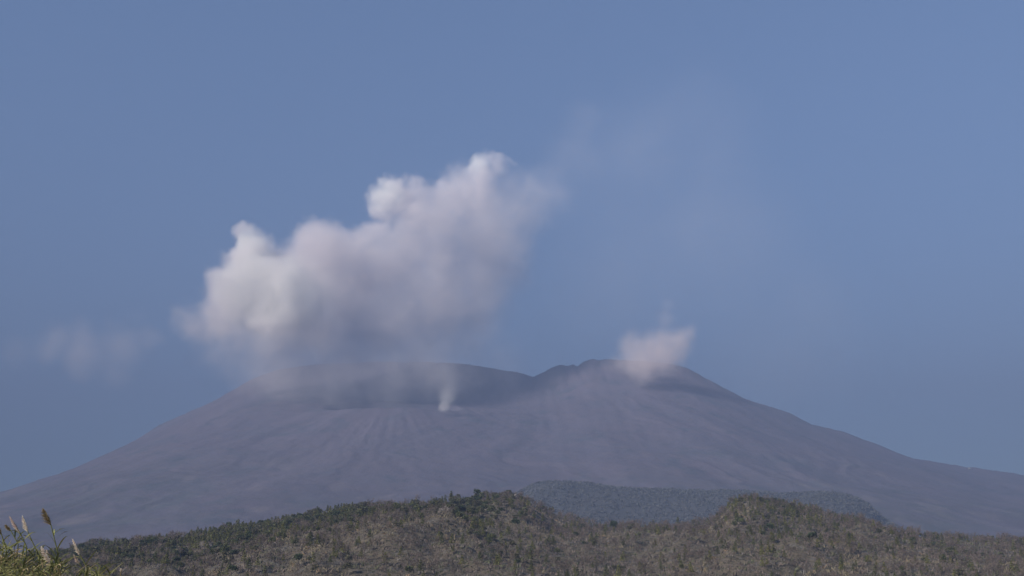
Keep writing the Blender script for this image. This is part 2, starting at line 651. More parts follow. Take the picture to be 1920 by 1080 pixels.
def green_density(s, t):
    u = u_of(s)
    left = 1.15 * np.clip((1020 - u) / 120, 0, 1) * np.clip((t - 0.24 - .12 * np.sin(u / 90)) / 0.25, 0, 1)
    far = np.clip((520 - u) / 150, 0, 1) * np.clip((t - 0.2) / 0.2, 0, 1)
    knoll = np.exp(-((u - 1470) / 130) ** 2) * np.clip((t - 0.25) / 0.25, 0, 1) * 0.9
    right = np.clip((u - 1600) / 100, 0, 1) * np.clip((t - 0.9) / 0.06, 0, 1) * .5
    rest = 0.28
    return np.maximum.reduce([left, far, knoll, right, rest * np.ones_like(s)]) * (0.35 + 1.1 * fbm(s * 22, t * 6, 3, 120))


# --- individual trees
SPECIAL = [  # (u, how far up the slope 0..1, kind, size, label)
    (1272, .985, 'pine_tree', 1.25, 'lone dark pine rising above the saddle between the two hilltops'),
    (1152, .90, 'evergreen_tree', 1.1, 'upper of two dark bushy trees below the saddle between the hilltops'),
    (1152, .70, 'evergreen_tree', 1.0, 'lower of two dark bushy trees below the saddle between the hilltops'),
    (1375, .985, 'evergreen_tree', .95, 'dark rounded tree at the steep left brink of the right hilltop'),
    (1490, .72, 'pine_tree', 1.05, 'narrow dark green pine between yellowish pines under the right hilltop'),
    (1502, .50, 'evergreen_tree', .8, 'small dark bush-like tree alone in brown scrub below the right hilltop'),
    (1521, .30, 'evergreen_tree', .85, 'dark leafy tree low on the slope below the right hilltop'),
    (967, .45, 'evergreen_tree', .85, 'lone dark tree on the brown slope below the central hilltop'),
    (895, .99, 'evergreen_tree', 1.2, 'tallest dark tree on the skyline left of the central hilltop'),
    (175, .93, 'evergreen_tree', 1.1, 'dark round tree at the far left end of the hill behind the reeds'),
    (845, .985, 'pine_tree', 1.2, 'pointed pine breaking the skyline of the left ridge'),
    (1445, .45, 'evergreen_tree', .9, 'dark sprawling tree beside the orange dry grass under the right hilltop'),
]
for j, (u, t, kind, k, lab) in enumerate(SPECIAL):
    s = ray(u, 1000)[0]
    y = Y0 + t * (float(front_YR(np.array([s]))[0]) - Y0)
    plant_tree(kind, 0 if kind == 'evergreen_tree' else 1, s, y, k, lab, 'tree')

ZONE = [
    (lambda u, t: t > .9 and u < 560, {'evergreen_tree': 'dark green rounded tree on the skyline of the low left ridge', 'pine_tree': 'olive pine on the skyline of the low left ridge', 'bare_tree': 'leafless pale tree on the skyline of the low left ridge'}, 'low left ridge'),
    (lambda u, t: t > .9 and u < 1000, {'evergreen_tree': 'dark green rounded tree on the skyline near the central hilltop', 'pine_tree': 'olive pine on the skyline near the central hilltop', 'bare_tree': 'leafless pale tree on the skyline near the central hilltop'}, 'central hilltop'),
    (lambda u, t: t > .9 and u < 1340, {'evergreen_tree': 'green rounded tree along the saddle between the two hilltops', 'pine_tree': 'olive pine along the saddle between the two hilltops', 'bare_tree': 'leafless pale tree along the saddle between the two hilltops'}, 'saddle'),
    (lambda u, t: t > .6 and 1340 <= u < 1640, {'evergreen_tree': 'green rounded tree on the upper part of the right hilltop', 'pine_tree': 'yellowish pine on the upper part of the right hilltop', 'bare_tree': 'leafless grey tree on the upper part of the right hilltop'}, 'right hilltop'),
    (lambda u, t: t > .9, {'evergreen_tree': 'green rounded tree on the low skyline right of the hilltops', 'pine_tree': 'olive pine on the low skyline right of the hilltops', 'bare_tree': 'leafless pale tree on the low skyline right of the hilltops'}, 'low right skyline'),
    (lambda u, t: u < 1000, {'evergreen_tree': 'dark green tree on the slope under the left ridge', 'pine_tree': 'olive pine on the slope under the left ridge', 'bare_tree': 'leafless brown tree on the slope under the left ridge'}, 'slope under the left ridge'),
    (lambda u, t: True, {'evergreen_tree': 'dark green tree on the brown slope below saddle and right hilltop', 'pine_tree': 'olive pine on the brown slope below saddle and right hilltop', 'bare_tree': 'leafless brown tree on the brown slope below saddle and right hilltop'}, 'brown slope on the right'),
]
GROUPNAME = {'evergreen_tree': 'evergreen trees', 'pine_tree': 'pines', 'bare_tree': 'leafless trees'}
QUOTA = {'evergreen_tree': 230, 'pine_tree': 170, 'bare_tree': 250}
count = {k: 0 for k in QUOTA}
stuff = {k: [] for k in QUOTA}
TOTAL = 6600
n_try = 0
placed = 0
ss = RNG.uniform(-0.50, 0.52, 60000)
tt = RNG.random(60000) ** 0.75
edge = RNG.random(60000) < 0.22
tt = np.where(edge, 0.93 + 0.075 * RNG.random(60000), 0.04 + 0.96 * tt)
gd = green_density(ss, tt)
clump = fbm(ss * 30, tt * 9, 3, 140)
yr_ = front_YR(ss)
order = 0
for s, t, gden, cl, YR in zip(ss, tt, gd, clump, yr_):
    if placed >= TOTAL: break
    u = u_of(s)
    if ray(u, 1000)[0] * YR == 0: continue
    rnd = random.random()
    if rnd < gden * 0.85:
        kind = 'evergreen_tree' if (gden > .4 or random.random() < .3) and cl + random.uniform(-.15, .15) > (0.5 if not (1380 < u < 1620) else 0.62) else 'pine_tree'
    elif rnd < gden * 0.85 + 0.34:
        kind = 'bare_tree'
    else:
        continue
    y = Y0 + t * (YR - Y0)
    k = random.uniform(.55, 1.05) * (0.8 if kind != 'bare_tree' else 0.95) * (0.85 if t < .6 else 1.0)
    if t > .9: k *= random.uniform(.6, 1.15)
    placed += 1
    vis = -40 < u < 1960
    if vis and count[kind] < QUOTA[kind] and (t > .8 or random.random() < .35):
        for f, labs, gname in ZONE:
            if f(u, t):
                plant_tree(kind, count[kind], s, y, k, labs[kind], 'tree', GROUPNAME[kind] + ' on the ' + gname if 'slope' in gname or 'ridge' in gname or 'top' in gname else GROUPNAME[kind] + ' along the ' + gname)
                break
        count[kind] += 1
    else:
        stuff[kind].append((s, y, k))

# --- the rest of the wood, one mass
Vs, Fs, Cs, o = [], [], [], 0
for kind, L in stuff.items():
    for j, (s, y, k) in enumerate(L):
        (tv, tf, tc), (cv, cf, cc) = LIB[kind][j % 5]
        an = random.random() * 6.28
        ca, sa = math.cos(an) * k, math.sin(an) * k
        base = np.array([s * y, y, ground_at(s, y) - 0.1])
        tone = 1 + 0.35 * (random.random() - .5)
        for V, F, C_ in ((tv, tf, tc), (cv, cf, cc)):
            W = np.stack([V[:, 0] * ca - V[:, 1] * sa, V[:, 0] * sa + V[:, 1] * ca, V[:, 2] * k], 1) + base
            Vs.append(W); Fs.append(F + o); Cs.append(C_ * tone); o += len(W)
wood = obj('hillside_woods', mesh_from('hillside_woods', np.concatenate(Vs), np.concatenate(Fs), np.concatenate(Cs)), M_leaf)
tag(wood, 'thin mixed wood of bare and green trees covering the front hill', 'woods', kind='stuff')

# --- dry scrub and grass between the trees
n = 46000
s = RNG.uniform(-0.53, 0.55, n)
t = np.clip(RNG.random(n) ** 0.8, 0.0, 1.02)
YR = front_YR(s)
y = Y0 + t * (YR - Y0)
z = front_z(s, y)
P = np.stack([s * y, y, z], 1)
per = 5
P0 = np.repeat(P, per, 0) + RNG.normal(size=(n * per, 3)) * np.array([.45, .45, .05])
big = np.repeat(0.5 + 1.1 * RNG.random((n, 1)) ** 2, per, 0)
d = RNG.normal(size=(n * per, 3)) * np.array([.5, .5, .2]) + np.array([0, 0, .8])
V, F = twig_tris(P0, P0 + d * big, 0.16 * big, RNG)
tuft = fbm(s * 24, t * 8, 4, 160)
hue = RNG.random(n)
pal = np.array([[.118, .097, .084], [.098, .081, .074], [.135, .118, .080], [.080, .085, .052], [.155, .110, .072], [.122, .112, .106]])
idx = np.where(tuft > .58, np.where(hue < .5, 2, np.where(hue < .62, 4, 0)), np.where(tuft < .42, np.where(hue < .4, 3, 1), np.where(hue < .4, 0, np.where(hue < .65, 1, np.where(hue < .82, 5, 3)))))
cc = pal[idx] * (1.2 + 0.4 * RNG.random((n, 1)))
scr = obj('scrub', mesh_from('scrub', V, F, np.repeat(cc, per * 4, 0)), M_scrub)
tag(scr, 'dry brown scrub and grass between the trees of the front hill', 'scrub', kind='stuff')

# --- wood on the farther hill
n = 16000
s = RNG.uniform(-0.13, 0.55, n)
y = RNG.uniform(1580, 2260, n)
z = mid_z(s, y)
keep = z > 6
s, y, z = s[keep], y[keep], z[keep]
Vs, Fs, Cs, o = [], [], [], 0
for a, b, c in zip(s, y, z):
    m = 10
    r_ = random.uniform(1.4, 2.8)
    Pq = np.array([a * b, b, c + r_ * .6]) + RNG.normal(size=(m, 3)) * np.array([r_ * .5, r_ * .5, r_ * .45])
    V, F = leaf_quads(Pq, 1.2, RNG, 0.3)
    Vs.append(V); Fs.append(F + o); o += len(V)
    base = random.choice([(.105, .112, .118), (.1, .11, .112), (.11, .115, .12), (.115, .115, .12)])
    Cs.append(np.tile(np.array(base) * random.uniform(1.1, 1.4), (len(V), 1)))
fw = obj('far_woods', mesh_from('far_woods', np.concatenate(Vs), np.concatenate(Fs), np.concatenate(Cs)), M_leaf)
tag(fw, 'hazy dark green wood covering the flat topped hill behind the saddle', 'woods', kind='stuff')

# ------------------------------------------------------------------ boulders on the front hill
import bmesh


def boulder(u, t, size, label, squash=.75, seed=0):
    s = ray(u, 1000)[0]
    y = Y0 + t * (float(front_YR(np.array([s]))[0]) - Y0)
    bm = bmesh.new()
    bmesh.ops.create_icosphere(bm, subdivisions=3, radius=1)
    rs = np.random.default_rng(seed)
    planes = rs.normal(size=(9, 3)); planes /= np.linalg.norm(planes, axis=1)[:, None]
    for v in bm.verts:
        p = np.array(v.co)
        for q in planes:                      # cut flat facets, then roughen
            dd = p @ q - 0.72
            if dd > 0: p = p - q * dd
        f = 1 + 0.22 * (float(fbm(np.array([p[0] * 2 + seed]), np.array([p[1] * 2 + p[2] * 1.3]), 3, seed)[()][0]) - .5)
        v.co = (p[0] * f * size, p[1] * f * size * .8, p[2] * f * size * squash)
    me = bpy.data.meshes.new('boulder')
    bm.to_mesh(me); bm.free()
    nV = len(me.vertices)
    c = me.color_attributes.new('Col', 'FLOAT_COLOR', 'POINT')
    arr = np.ones((nV, 4), np.float32)
    arr[:, :3] = np.array([.10, .09, .083]) * (0.8 + 0.4 * rs.random((nV, 1)))
    c.data.foreach_set('color', arr.ravel())
    o = obj('boulder', me, M_rock)
    o.location = (s * y, y, ground_at(s, y) + size * squash * .5)
    tag(o, label, 'boulder')


boulder(1521, .60, 2.6, 'pale topped boulder in brown scrub below the yellowish pines', .8, 1)
boulder(1526, .545, 2.4, 'dark grey boulder just under the pale topped boulder', .7, 2)
boulder(1436, .66, 2.2, 'rounded brown grey boulder under the trees of the right hilltop', .9, 3)
boulder(1427, .55, 1.6, 'small pale rock beside a leafless tree below the right hilltop', .7, 4)
boulder(838, .50, 3.0, 'dark notched rock in the pale outcrop below the left ridge', .9, 5)
boulder(826, .54, 3.6, 'wide pale outcrop rock below the left ridge', .6, 6)
boulder(856, .62, 2.2, 'upper pale rock of the outcrop below the left ridge', .7, 7)
boulder(1183, .10, 2.4, 'low grey rock at the foot of the slope below the saddle', .6, 8)
boulder(1007, .12, 2.2, 'flat grey rock at the foot of the slope below the central hilltop', .5, 9)
boulder(968, .965, 3.2, 'tan bare rock on the very top of the central hilltop', .7, 10)

# ------------------------------------------------------------------ reeds near the camera
YREED = 19.0


def bez(p0, p1, p2, n):
    t = np.linspace(0, 1, n)[:, None]
    return (1 - t) ** 2 * p0 + 2 * t * (1 - t) * p1 + t ** 2 * p2


def blade(p0, dirv, L, wid, droop, n=7):
    """one arching strap leaf with a shallow fold along its midrib"""
    dirv = np.asarray(dirv, float) / np.linalg.norm(dirv)
    p1 = p0 + dirv * L * .55 + np.array([0, 0, .10 * L])
    p2 = p0 + dirv * L + np.array([0, 0, -droop * L])
    c = bez(p0, p1, p2, n)
    side = np.cross(dirv, [0, 0, 1.0]); side /= np.linalg.norm(side) + 1e-9
    tw = random.uniform(-.9, .9)
    side = side * math.cos(tw) + np.array([0, 0, 1.0]) * math.sin(tw)
    prof = np.array([.55, .9, 1, .9, .7, .4, .04])
    prof = np.interp(np.linspace(0, 1, n), np.linspace(0, 1, 7), prof)[:, None] * wid
    V = np.stack([c - side * prof, c + np.array([0, 0, -.15]) * prof, c + side * prof], 1).reshape(-1, 3)
    F = []
    for i in range(n - 1):
        for k in range(2):
            a = i * 3 + k
            F.append((a, a + 1, a + 4, a + 3))
    return V, np.array(F)


REED_GREEN = np.array([.13, .15, .055])
REED_OLIVE = np.array([.21, .205, .085])
REED_STRAW = np.array([.34, .27, .16])


def leaves_along(path, t0, t1, count_, L, rng, green=.6, droop=(.1, .6), wid=.015):
    parts, cols = [], []
    for i in range(count_):
        t = t0 + (t1 - t0) * (i + rng.random() * .6) / count_
        k = t * (len(path) - 1)
        a = int(k); f = k - a
        p = path[a] * (1 - f) + path[min(a + 1, len(path) - 1)] * f
        an = (0 if i % 2 else math.pi) + rng.normal() * .7 + .3
        up = rng.uniform(.5, 1.5)
        V, F = blade(p, (math.cos(an) - .2, math.sin(an), up), L * rng.uniform(.65, 1.25), wid * rng.uniform(.8, 1.3), rng.uniform(*droop))
        parts.append((V, F))
        r_ = rng.random()
        c = REED_GREEN if r_ < green else (REED_OLIVE if r_ < green + .27 else REED_STRAW)
        c = c * rng.uniform(.75, 1.3)
        g_ = np.linspace(0, 1, len(V))[:, None]
        cols.append(c * (1 - .3 * g_) + REED_STRAW * .3 * g_)
    V, F = join(parts)
    return V, F, np.concatenate(cols)


def plumed_reed(tip, neck, low, dY, width, tone, nstr, label, nleaf=9, stem_tone=(.12, .13, .05)):
    """tip and neck of the flower plume and a lower point of the stalk, as seen; dY moves it nearer or farther"""
    Y = YREED + dY
    T, K, Lw = (np.array(at(*q, Y)) for q in (tip, neck, low))
    d0 = (K - Lw) / max(np.linalg.norm(K - Lw), 1e-6)
    base = np.array([Lw[0] + (Lw[0] - K[0]) * .8, Y + random.uniform(-.2, .2), 0.0])
    root = empty('plumed_reed', base)
    tag(root, label, 'reed')
    path = np.concatenate([bez(base, np.array([Lw[0] + .05, Y, Lw[2] * .55]), Lw, 9), bez(Lw, (Lw + K) / 2 + d0 * .02, K, 6)[1:], bez(K, (K + T) / 2, T * .85 + K * .15, 5)[1:]]) - base
    rad = np.interp(np.linspace(0, 1, len(path)), [0, .7, .9, 1], [.012, .009, .006, .002])
    V, F = tube(path, rad, 6)
    obj('stem', mesh_from('stem', V, F, np.tile(np.array(stem_tone), (len(V), 1)), True), M_reed, root)
    rng = np.random.default_rng(abs(hash(label)) % 1000 if False else int(tip[0] * 7 + tip[1]))
    # plume: hundreds of fine drooping strands along the axis
    ax = T - K
    L = np.linalg.norm(ax); ax = ax / L
    tt_ = rng.random(nstr) ** .9
    p0 = K - base + ax * L * tt_[:, None] * .86
    env = np.interp(tt_, [0, .15, .4, .75, 1], [.35, .85, 1, .6, .18])[:, None] * width
    rd = rng.normal(size=(nstr, 3)); rd -= (rd @ ax)[:, None] * ax
    rd /= np.linalg.norm(rd, axis=1)[:, None]
    rd = rd + np.array([-.55, 0, .1])
    p1 = p0 + rd * env * rng.uniform(.5, 1.0, (nstr, 1)) + ax * L * rng.uniform(.06, .17, (nstr, 1))
    V, F = twig_tris(p0, p1, 0.0045, rng)
    cpl = jitter_col(len(V), tone, rng, 4, .28, .06)
    obj('plume', mesh_from('plume', V, F, cpl), M_plume, root)
    V, F, c = leaves_along(path[3:13], .05, .98, nleaf, .32, rng, .75)
    obj('leaves', mesh_from('leaves', V, F, c), M_reed, root)
    return root


TAN, CREAM, PINKISH = (.25, .195, .115), (.72, .63, .53), (.56, .44, .38)
plumed_reed((80, 952), (96, 986), (108, 1035), 0, .085, TAN, 420, 'tallest reed with a tan brown feathery plume', 12)
plumed_reed((42, 967), (53, 999), (74, 1045), .4, .05, CREAM, 300, 'reed with an upright cream plume, left of the tallest tan plume', 9)
plumed_reed((17, 967), (38, 1000), (50, 1025), -.3, .04, PINKISH, 240, 'reed with a slender pinkish plume leaning left beside the upright cream plume', 9)
plumed_reed((9, 983), (21, 996), (34, 1020), .7, .05, TAN, 200, 'short reed with a small drooping tan plume', 5)
plumed_reed((77, 1024), (95, 1057), (104, 1078), -.6, .065, CREAM, 320, 'low reed with a broad cream plume below the tallest tan plume', 4)
plumed_reed((136, 1010), (152, 1044), (164, 1066), .2, .045, CREAM, 300, 'reed with a white plume standing alone over the smaller clump', 5)
plumed_reed((138, 1040), (150, 1058), (160, 1074), .5, .04, PINKISH, 160, 'reed with a short ragged pinkish plume beneath the white plume', 3)
plumed_reed((-3, 985), (3, 1003), (12, 1030), .1, .05, TAN, 160, 'reed cut by the picture edge with an olive tan plume', 6)
plumed_reed((86, 1030), (97, 1050), (106, 1072), .9, .03, PINKISH, 90, 'faint thin plumed reed half hidden behind the broad cream plume', 3)
plumed_reed((228, 1065), (227, 1072), (226, 1078), 1.5, .03, CREAM, 60, 'single thin stalk with a tiny white tuft, apart from the clumps', 0 or 1, (.2, .15, .08))


def leafy_shoot(top_u, top_v, dY, h, rng, nleaf=16, green=.55):
    root = empty('leafy_reed', (0, 0, 0))
    lean = rng.uniform(-.35, .05)
    path = bez(np.array([0, 0, 0.]), np.array([.1, 0, h * .55]), np.array([lean, rng.normal() * .1, h]), 14)
    V, F = tube(path, np.linspace(.013, .004, 14), 5)
    obj('stem', mesh_from('stem', V, F, np.tile(np.array([.13, .125, .05]), (len(V), 1)), True), M_reed, root)
    V, F, c = leaves_along(path, .62, 1.0, nleaf, .33, rng, green, (.0, .7), .0145)
    obj('leaves', mesh_from('leaves', V, F, c), M_reed, root)
    return root


SH = []
for i in range(6):
    SH.append(leafy_shoot(0, 0, 0, 4.0, np.random.default_rng(200 + i), 30, [.7, .5, .6, .35, .65, .5][i]))
plan = []
for i in range(64):
    u = -60 + 164 * (i + random.random()) / 64
    top = np.interp(u, [-60, 0, 30, 60, 85, 105, 118], [1004, 1012, 1020, 1038, 1044, 1050, 1062]) + random.uniform(-6, 34)
    plan.append((u, top, 'big'))
for i in range(16):
    u = 143 + 40 * (i + random.random()) / 16
    top = np.interp(u, [143, 160, 172, 185], [1068, 1054, 1054, 1072]) + random.uniform(0, 16)
    plan.append((u, top, 'small'))
for i, (u, v, wh) in enumerate(plan):
    Y = YREED + random.uniform(-1.6, 2.2)
    p = at(u, v, Y)
    o = SH[i] if i < 6 else copy_tree(SH[i % 6])
    k = p.z / 4.05
    o.location = (p.x + .15, Y, 0)
    o.scale = (random.choice((1, 1, -1)) * 1.0, 1.0, k)
    o.rotation_euler = (0, 0, random.uniform(-.5, .5))
    if wh == 'big':
        tag(o, 'leafy green reed without a plume in the big clump at the corner', 'reed', 'leafy reeds of the big corner clump')
    else:
        tag(o, 'leafy olive reed without a plume under the lone white plume', 'reed', 'leafy reeds under the lone white plume')

# ------------------------------------------------------------------ far building, birds
bp = at(1818, 880, 3700)
bz = volcano_height(bp.x, 3700)
yb = 3700.0
for yy in np.linspace(4250, 2900, 200):       # where the sight line meets the slope
    q = at(1818, 879, yy)
    if volcano_height(q.x, yy) >= q.z:
        bp, yb = q, yy
        break
bt = empty('hut', (bp.x, yb - 5, volcano_height(bp.x, yb) - .5), .3)
tag(bt, 'tiny pale flat building just under the right skyline of the volcano', 'building')


def boxm(name, x0, x1, y0, y1, z0, z1, col):
    V = np.array([(x, y, z) for x in (x0, x1) for y in (y0, y1) for z in (z0, z1)], float)
    F = np.array([(0, 1, 3, 2), (4, 6, 7, 5), (0, 4, 5, 1), (2, 3, 7, 6), (0, 2, 6, 4), (1, 5, 7, 3)])
    return mesh_from(name, V, F, np.tile(np.array(col), (8, 1)))


obj('wall', boxm('wall', -8, 8, -4, 4, -3, 2.2, (.26, .26, .26)), M_paint, bt)
obj('roof', boxm('roof', -8.6, 8.6, -4.6, 4.6, 2.2, 2.9, (.28, .28, .28)), M_paint, bt)


def bird(u, v, Y, rz, span, label):
    prof = [(-.22, .012, 0), (-.12, .05, 0), (.02, .07, .0), (.14, .05, .01), (.2, .035, .03), (.26, .012, .025)]
    V, F = tube([(x, 0, z) for x, r_, z in prof], [r_ for x, r_, z in prof], 8)
    wings = []
    for sg in (-1, 1):
        W = []
        for k, (q, c, zz) in enumerate([(0.03, .10, .03), (.2, .10, .13), (.36, .085, .15), (.5, .02, .10)]):
            for (dx, dz) in ((c, 0), (0, .012), (-c, 0), (0, -.012)):
                W.append((dx + .02 - .12 * (q > .3), sg * q, zz + dz))
        Fw = []
        for k in range(3):
            for j in range(4):
                j2 = (j + 1) % 4
                Fw.append((k * 4 + j, k * 4 + j2, k * 4 + 4 + j2, k * 4 + 4 + j))
        wings.append((np.array(W), np.array(Fw)))
    tail = (np.array([(-.2, -.015, 0), (-.2, .015, 0), (-.36, .06, .0), (-.36, -.06, 0.)]), np.array([(0, 1, 2, 3)]))
    V, F = join([(V, F)] + wings + [tail])
    o = obj('bird', mesh_from('bird', V * span, F, np.tile(np.array([.02, .02, .022]), (len(V), 1))), M_feather)
    o.location = at(u, v, Y)
    o.rotation_euler = (.5, 0, rz)
    tag(o, label, 'bird')


bird(1338, 778, 330, 1.2, .75, 'larger of two tiny dark birds flying before the right slope')
bird(1370, 778, 430, .6, .7, 'smaller fainter bird flying just right of the larger one')
bird(947, 551, 460, .2, .7, 'faint dark bird flying beside the grey underside of the smoke')

# ------------------------------------------------------------------ smoke and small clouds
PXM = lambda Y: Y / FPX          # metres per photo pixel at depth Y


def smoke(name, puffs, label, sigma, warp1, warp2, aniso, step, cat='smoke', color=(1.0, .975, .94), pad=1.0, voxel=22.0, white=None, billow=None, warp3=(0, 0, 0)):
    """puffs: (u, v, radius in photo pixels, depth Y, strength, softness 0 hard .. 1 soft, squash of depth)"""
    cs = []
    for (u, v, r, Y, st, soft) in puffs:
        cs.append((at(u, v, Y), r * PXM(Y) * 1.03, st, soft))
    org = sum((c for c, *_ in cs), Vector()) / len(cs)
    bm = bmesh.new()
    for c, r, st, soft in cs:
        res = bmesh.ops.create_icosphere(bm, subdivisions=3, radius=r * pad)
        bmesh.ops.translate(bm, verts=res['verts'], vec=c - org)
    me = bpy.data.meshes.new(name + '_raw')
    bm.to_mesh(me); bm.free()
    tmp = bpy.data.objects.new(name + '_raw', me)
    COL.objects.link(tmp)
    md = tmp.modifiers.new('r', 'REMESH'); md.mode = 'VOXEL'; md.voxel_size = voxel
    dg = bpy.context.evaluated_depsgraph_get()
    hull = bpy.data.meshes.new_from_object(tmp.evaluated_get(dg))
    bpy.data.objects.remove(tmp)
    hull.name = name
    m = bpy.data.materials.new(name)
    m.use_nodes = True
    n = m.node_tree
    n.nodes.clear()
    out = n.nodes.new('ShaderNodeOutputMaterial')
    pv = n.nodes.new('ShaderNodeVolumePrincipled')
    pv.inputs['Color'].default_value = (*color, 1)
    pv.inputs['Anisotropy'].default_value = aniso
    pv.inputs['Density Attribute'].default_value = ''
    n.links.new(pv.outputs[0], out.inputs['Volume'])
    tc = n.nodes.new('ShaderNodeTexCoord')
    P = tc.outputs['Object']
    for (sc_, amp, det) in (warp1, warp2, warp3):
        if not amp: continue
        t = N(n, 'ShaderNodeTexNoise', Scale=1.0 / sc_, Detail=det, Roughness=.68)
        n.links.new(tc.outputs['Object'], t.inputs['Vector'])
        sb = N(n, 'ShaderNodeVectorMath', operation='SUBTRACT')
        sb.inputs[1].default_value = (.5, .5, .5)
        n.links.new(t.outputs['Color'], sb.inputs[0])
        ma = N(n, 'ShaderNodeVectorMath', operation='MULTIPLY_ADD')
        ma.inputs[1].default_value = (amp, amp, amp)
        n.links.new(sb.outputs[0], ma.inputs[0])
        n.links.new(P, ma.inputs[2])
        P = ma.outputs[0]
    bil = None
    if billow:
        vo = n.nodes.new('ShaderNodeTexVoronoi')
        vo.feature = 'F1'
        vo.inputs['Scale'].default_value = 1.0 / billow[0]
        n.links.new(P, vo.inputs['Vector'])
        bm_ = N(n, 'ShaderNodeMath', operation='MULTIPLY_ADD')
        bm_.inputs[1].default_value = billow[1]
        bm_.inputs[2].default_value = -.62 * billow[1]
        n.links.new(vo.outputs['Distance'], bm_.inputs[0])
        bil = bm_.outputs[0]
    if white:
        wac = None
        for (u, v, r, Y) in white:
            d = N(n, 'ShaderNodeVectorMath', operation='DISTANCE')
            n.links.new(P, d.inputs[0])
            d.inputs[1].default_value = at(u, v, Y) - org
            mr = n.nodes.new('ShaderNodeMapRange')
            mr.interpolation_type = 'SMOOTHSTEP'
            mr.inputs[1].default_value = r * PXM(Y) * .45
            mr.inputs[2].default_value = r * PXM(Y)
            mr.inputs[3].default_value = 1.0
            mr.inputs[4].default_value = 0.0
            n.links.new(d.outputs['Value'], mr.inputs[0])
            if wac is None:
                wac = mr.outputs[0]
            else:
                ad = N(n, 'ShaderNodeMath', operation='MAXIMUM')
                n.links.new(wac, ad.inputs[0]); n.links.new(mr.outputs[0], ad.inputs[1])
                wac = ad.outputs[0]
        n.links.new(mixc(n, wac, color, (1.0, .985, .965)), pv.inputs['Color'])  # sunlit brightness put into the smoke colour
    acc = None
    for c, r, st, soft in cs:
        q = c - org
        d = N(n, 'ShaderNodeVectorMath', operation='DISTANCE')
        n.links.new(P, d.inputs[0])
        d.inputs[1].default_value = q
        mr = n.nodes.new('ShaderNodeMapRange')
        mr.interpolation_type = 'SMOOTHSTEP'
        mr.inputs[1].default_value = r * (1 - .9 * soft) * .93
        mr.inputs[2].default_value = r * .93
        mr.inputs[3].default_value = st
        mr.inputs[4].default_value = 0.0
        if bil is not None:
            ab = N(n, 'ShaderNodeMath', operation='ADD')
            n.links.new(d.outputs['Value'], ab.inputs[0]); n.links.new(bil, ab.inputs[1])
            n.links.new(ab.outputs[0], mr.inputs[0])
        else:
            n.links.new(d.outputs['Value'], mr.inputs[0])
        if acc is None:
            acc = mr.outputs[0]
        else:
            ad = N(n, 'ShaderNodeMath', operation='MAXIMUM')
            n.links.new(acc, ad.inputs[0]); n.links.new(mr.outputs[0], ad.inputs[1])
            acc = ad.outputs[0]
    tex = N(n, 'ShaderNodeTexNoise', Scale=1.0 / warp1[0] * 1.7, Detail=4.0, Roughness=.6)
    n.links.new(P, tex.inputs['Vector'])
    tr = n.nodes.new('ShaderNodeMapRange')
    tr.interpolation_type = 'SMOOTHSTEP'
    for k_, v_ in ((1, .34), (2, .62), (3, .45), (4, 1.25)):
        tr.inputs[k_].default_value = v_
    n.links.new(tex.outputs[0], tr.inputs[0])
    mm = N(n, 'ShaderNodeMath', operation='MULTIPLY')
    n.links.new(acc, mm.inputs[0]); n.links.new(tr.outputs[0], mm.inputs[1])
    acc = mm.outputs[0]
    ml = N(n, 'ShaderNodeMath', operation='MULTIPLY')
    ml.inputs[1].default_value = sigma
    n.links.new(acc, ml.inputs[0])
    n.links.new(ml.outputs[0], pv.inputs['Density'])
    m.cycles.volume_step_rate = step
    m.cycles.homogeneous_volume = False
    o = obj(name, hull, m)
    o.location = org
    tag(o, label, cat)
    return o


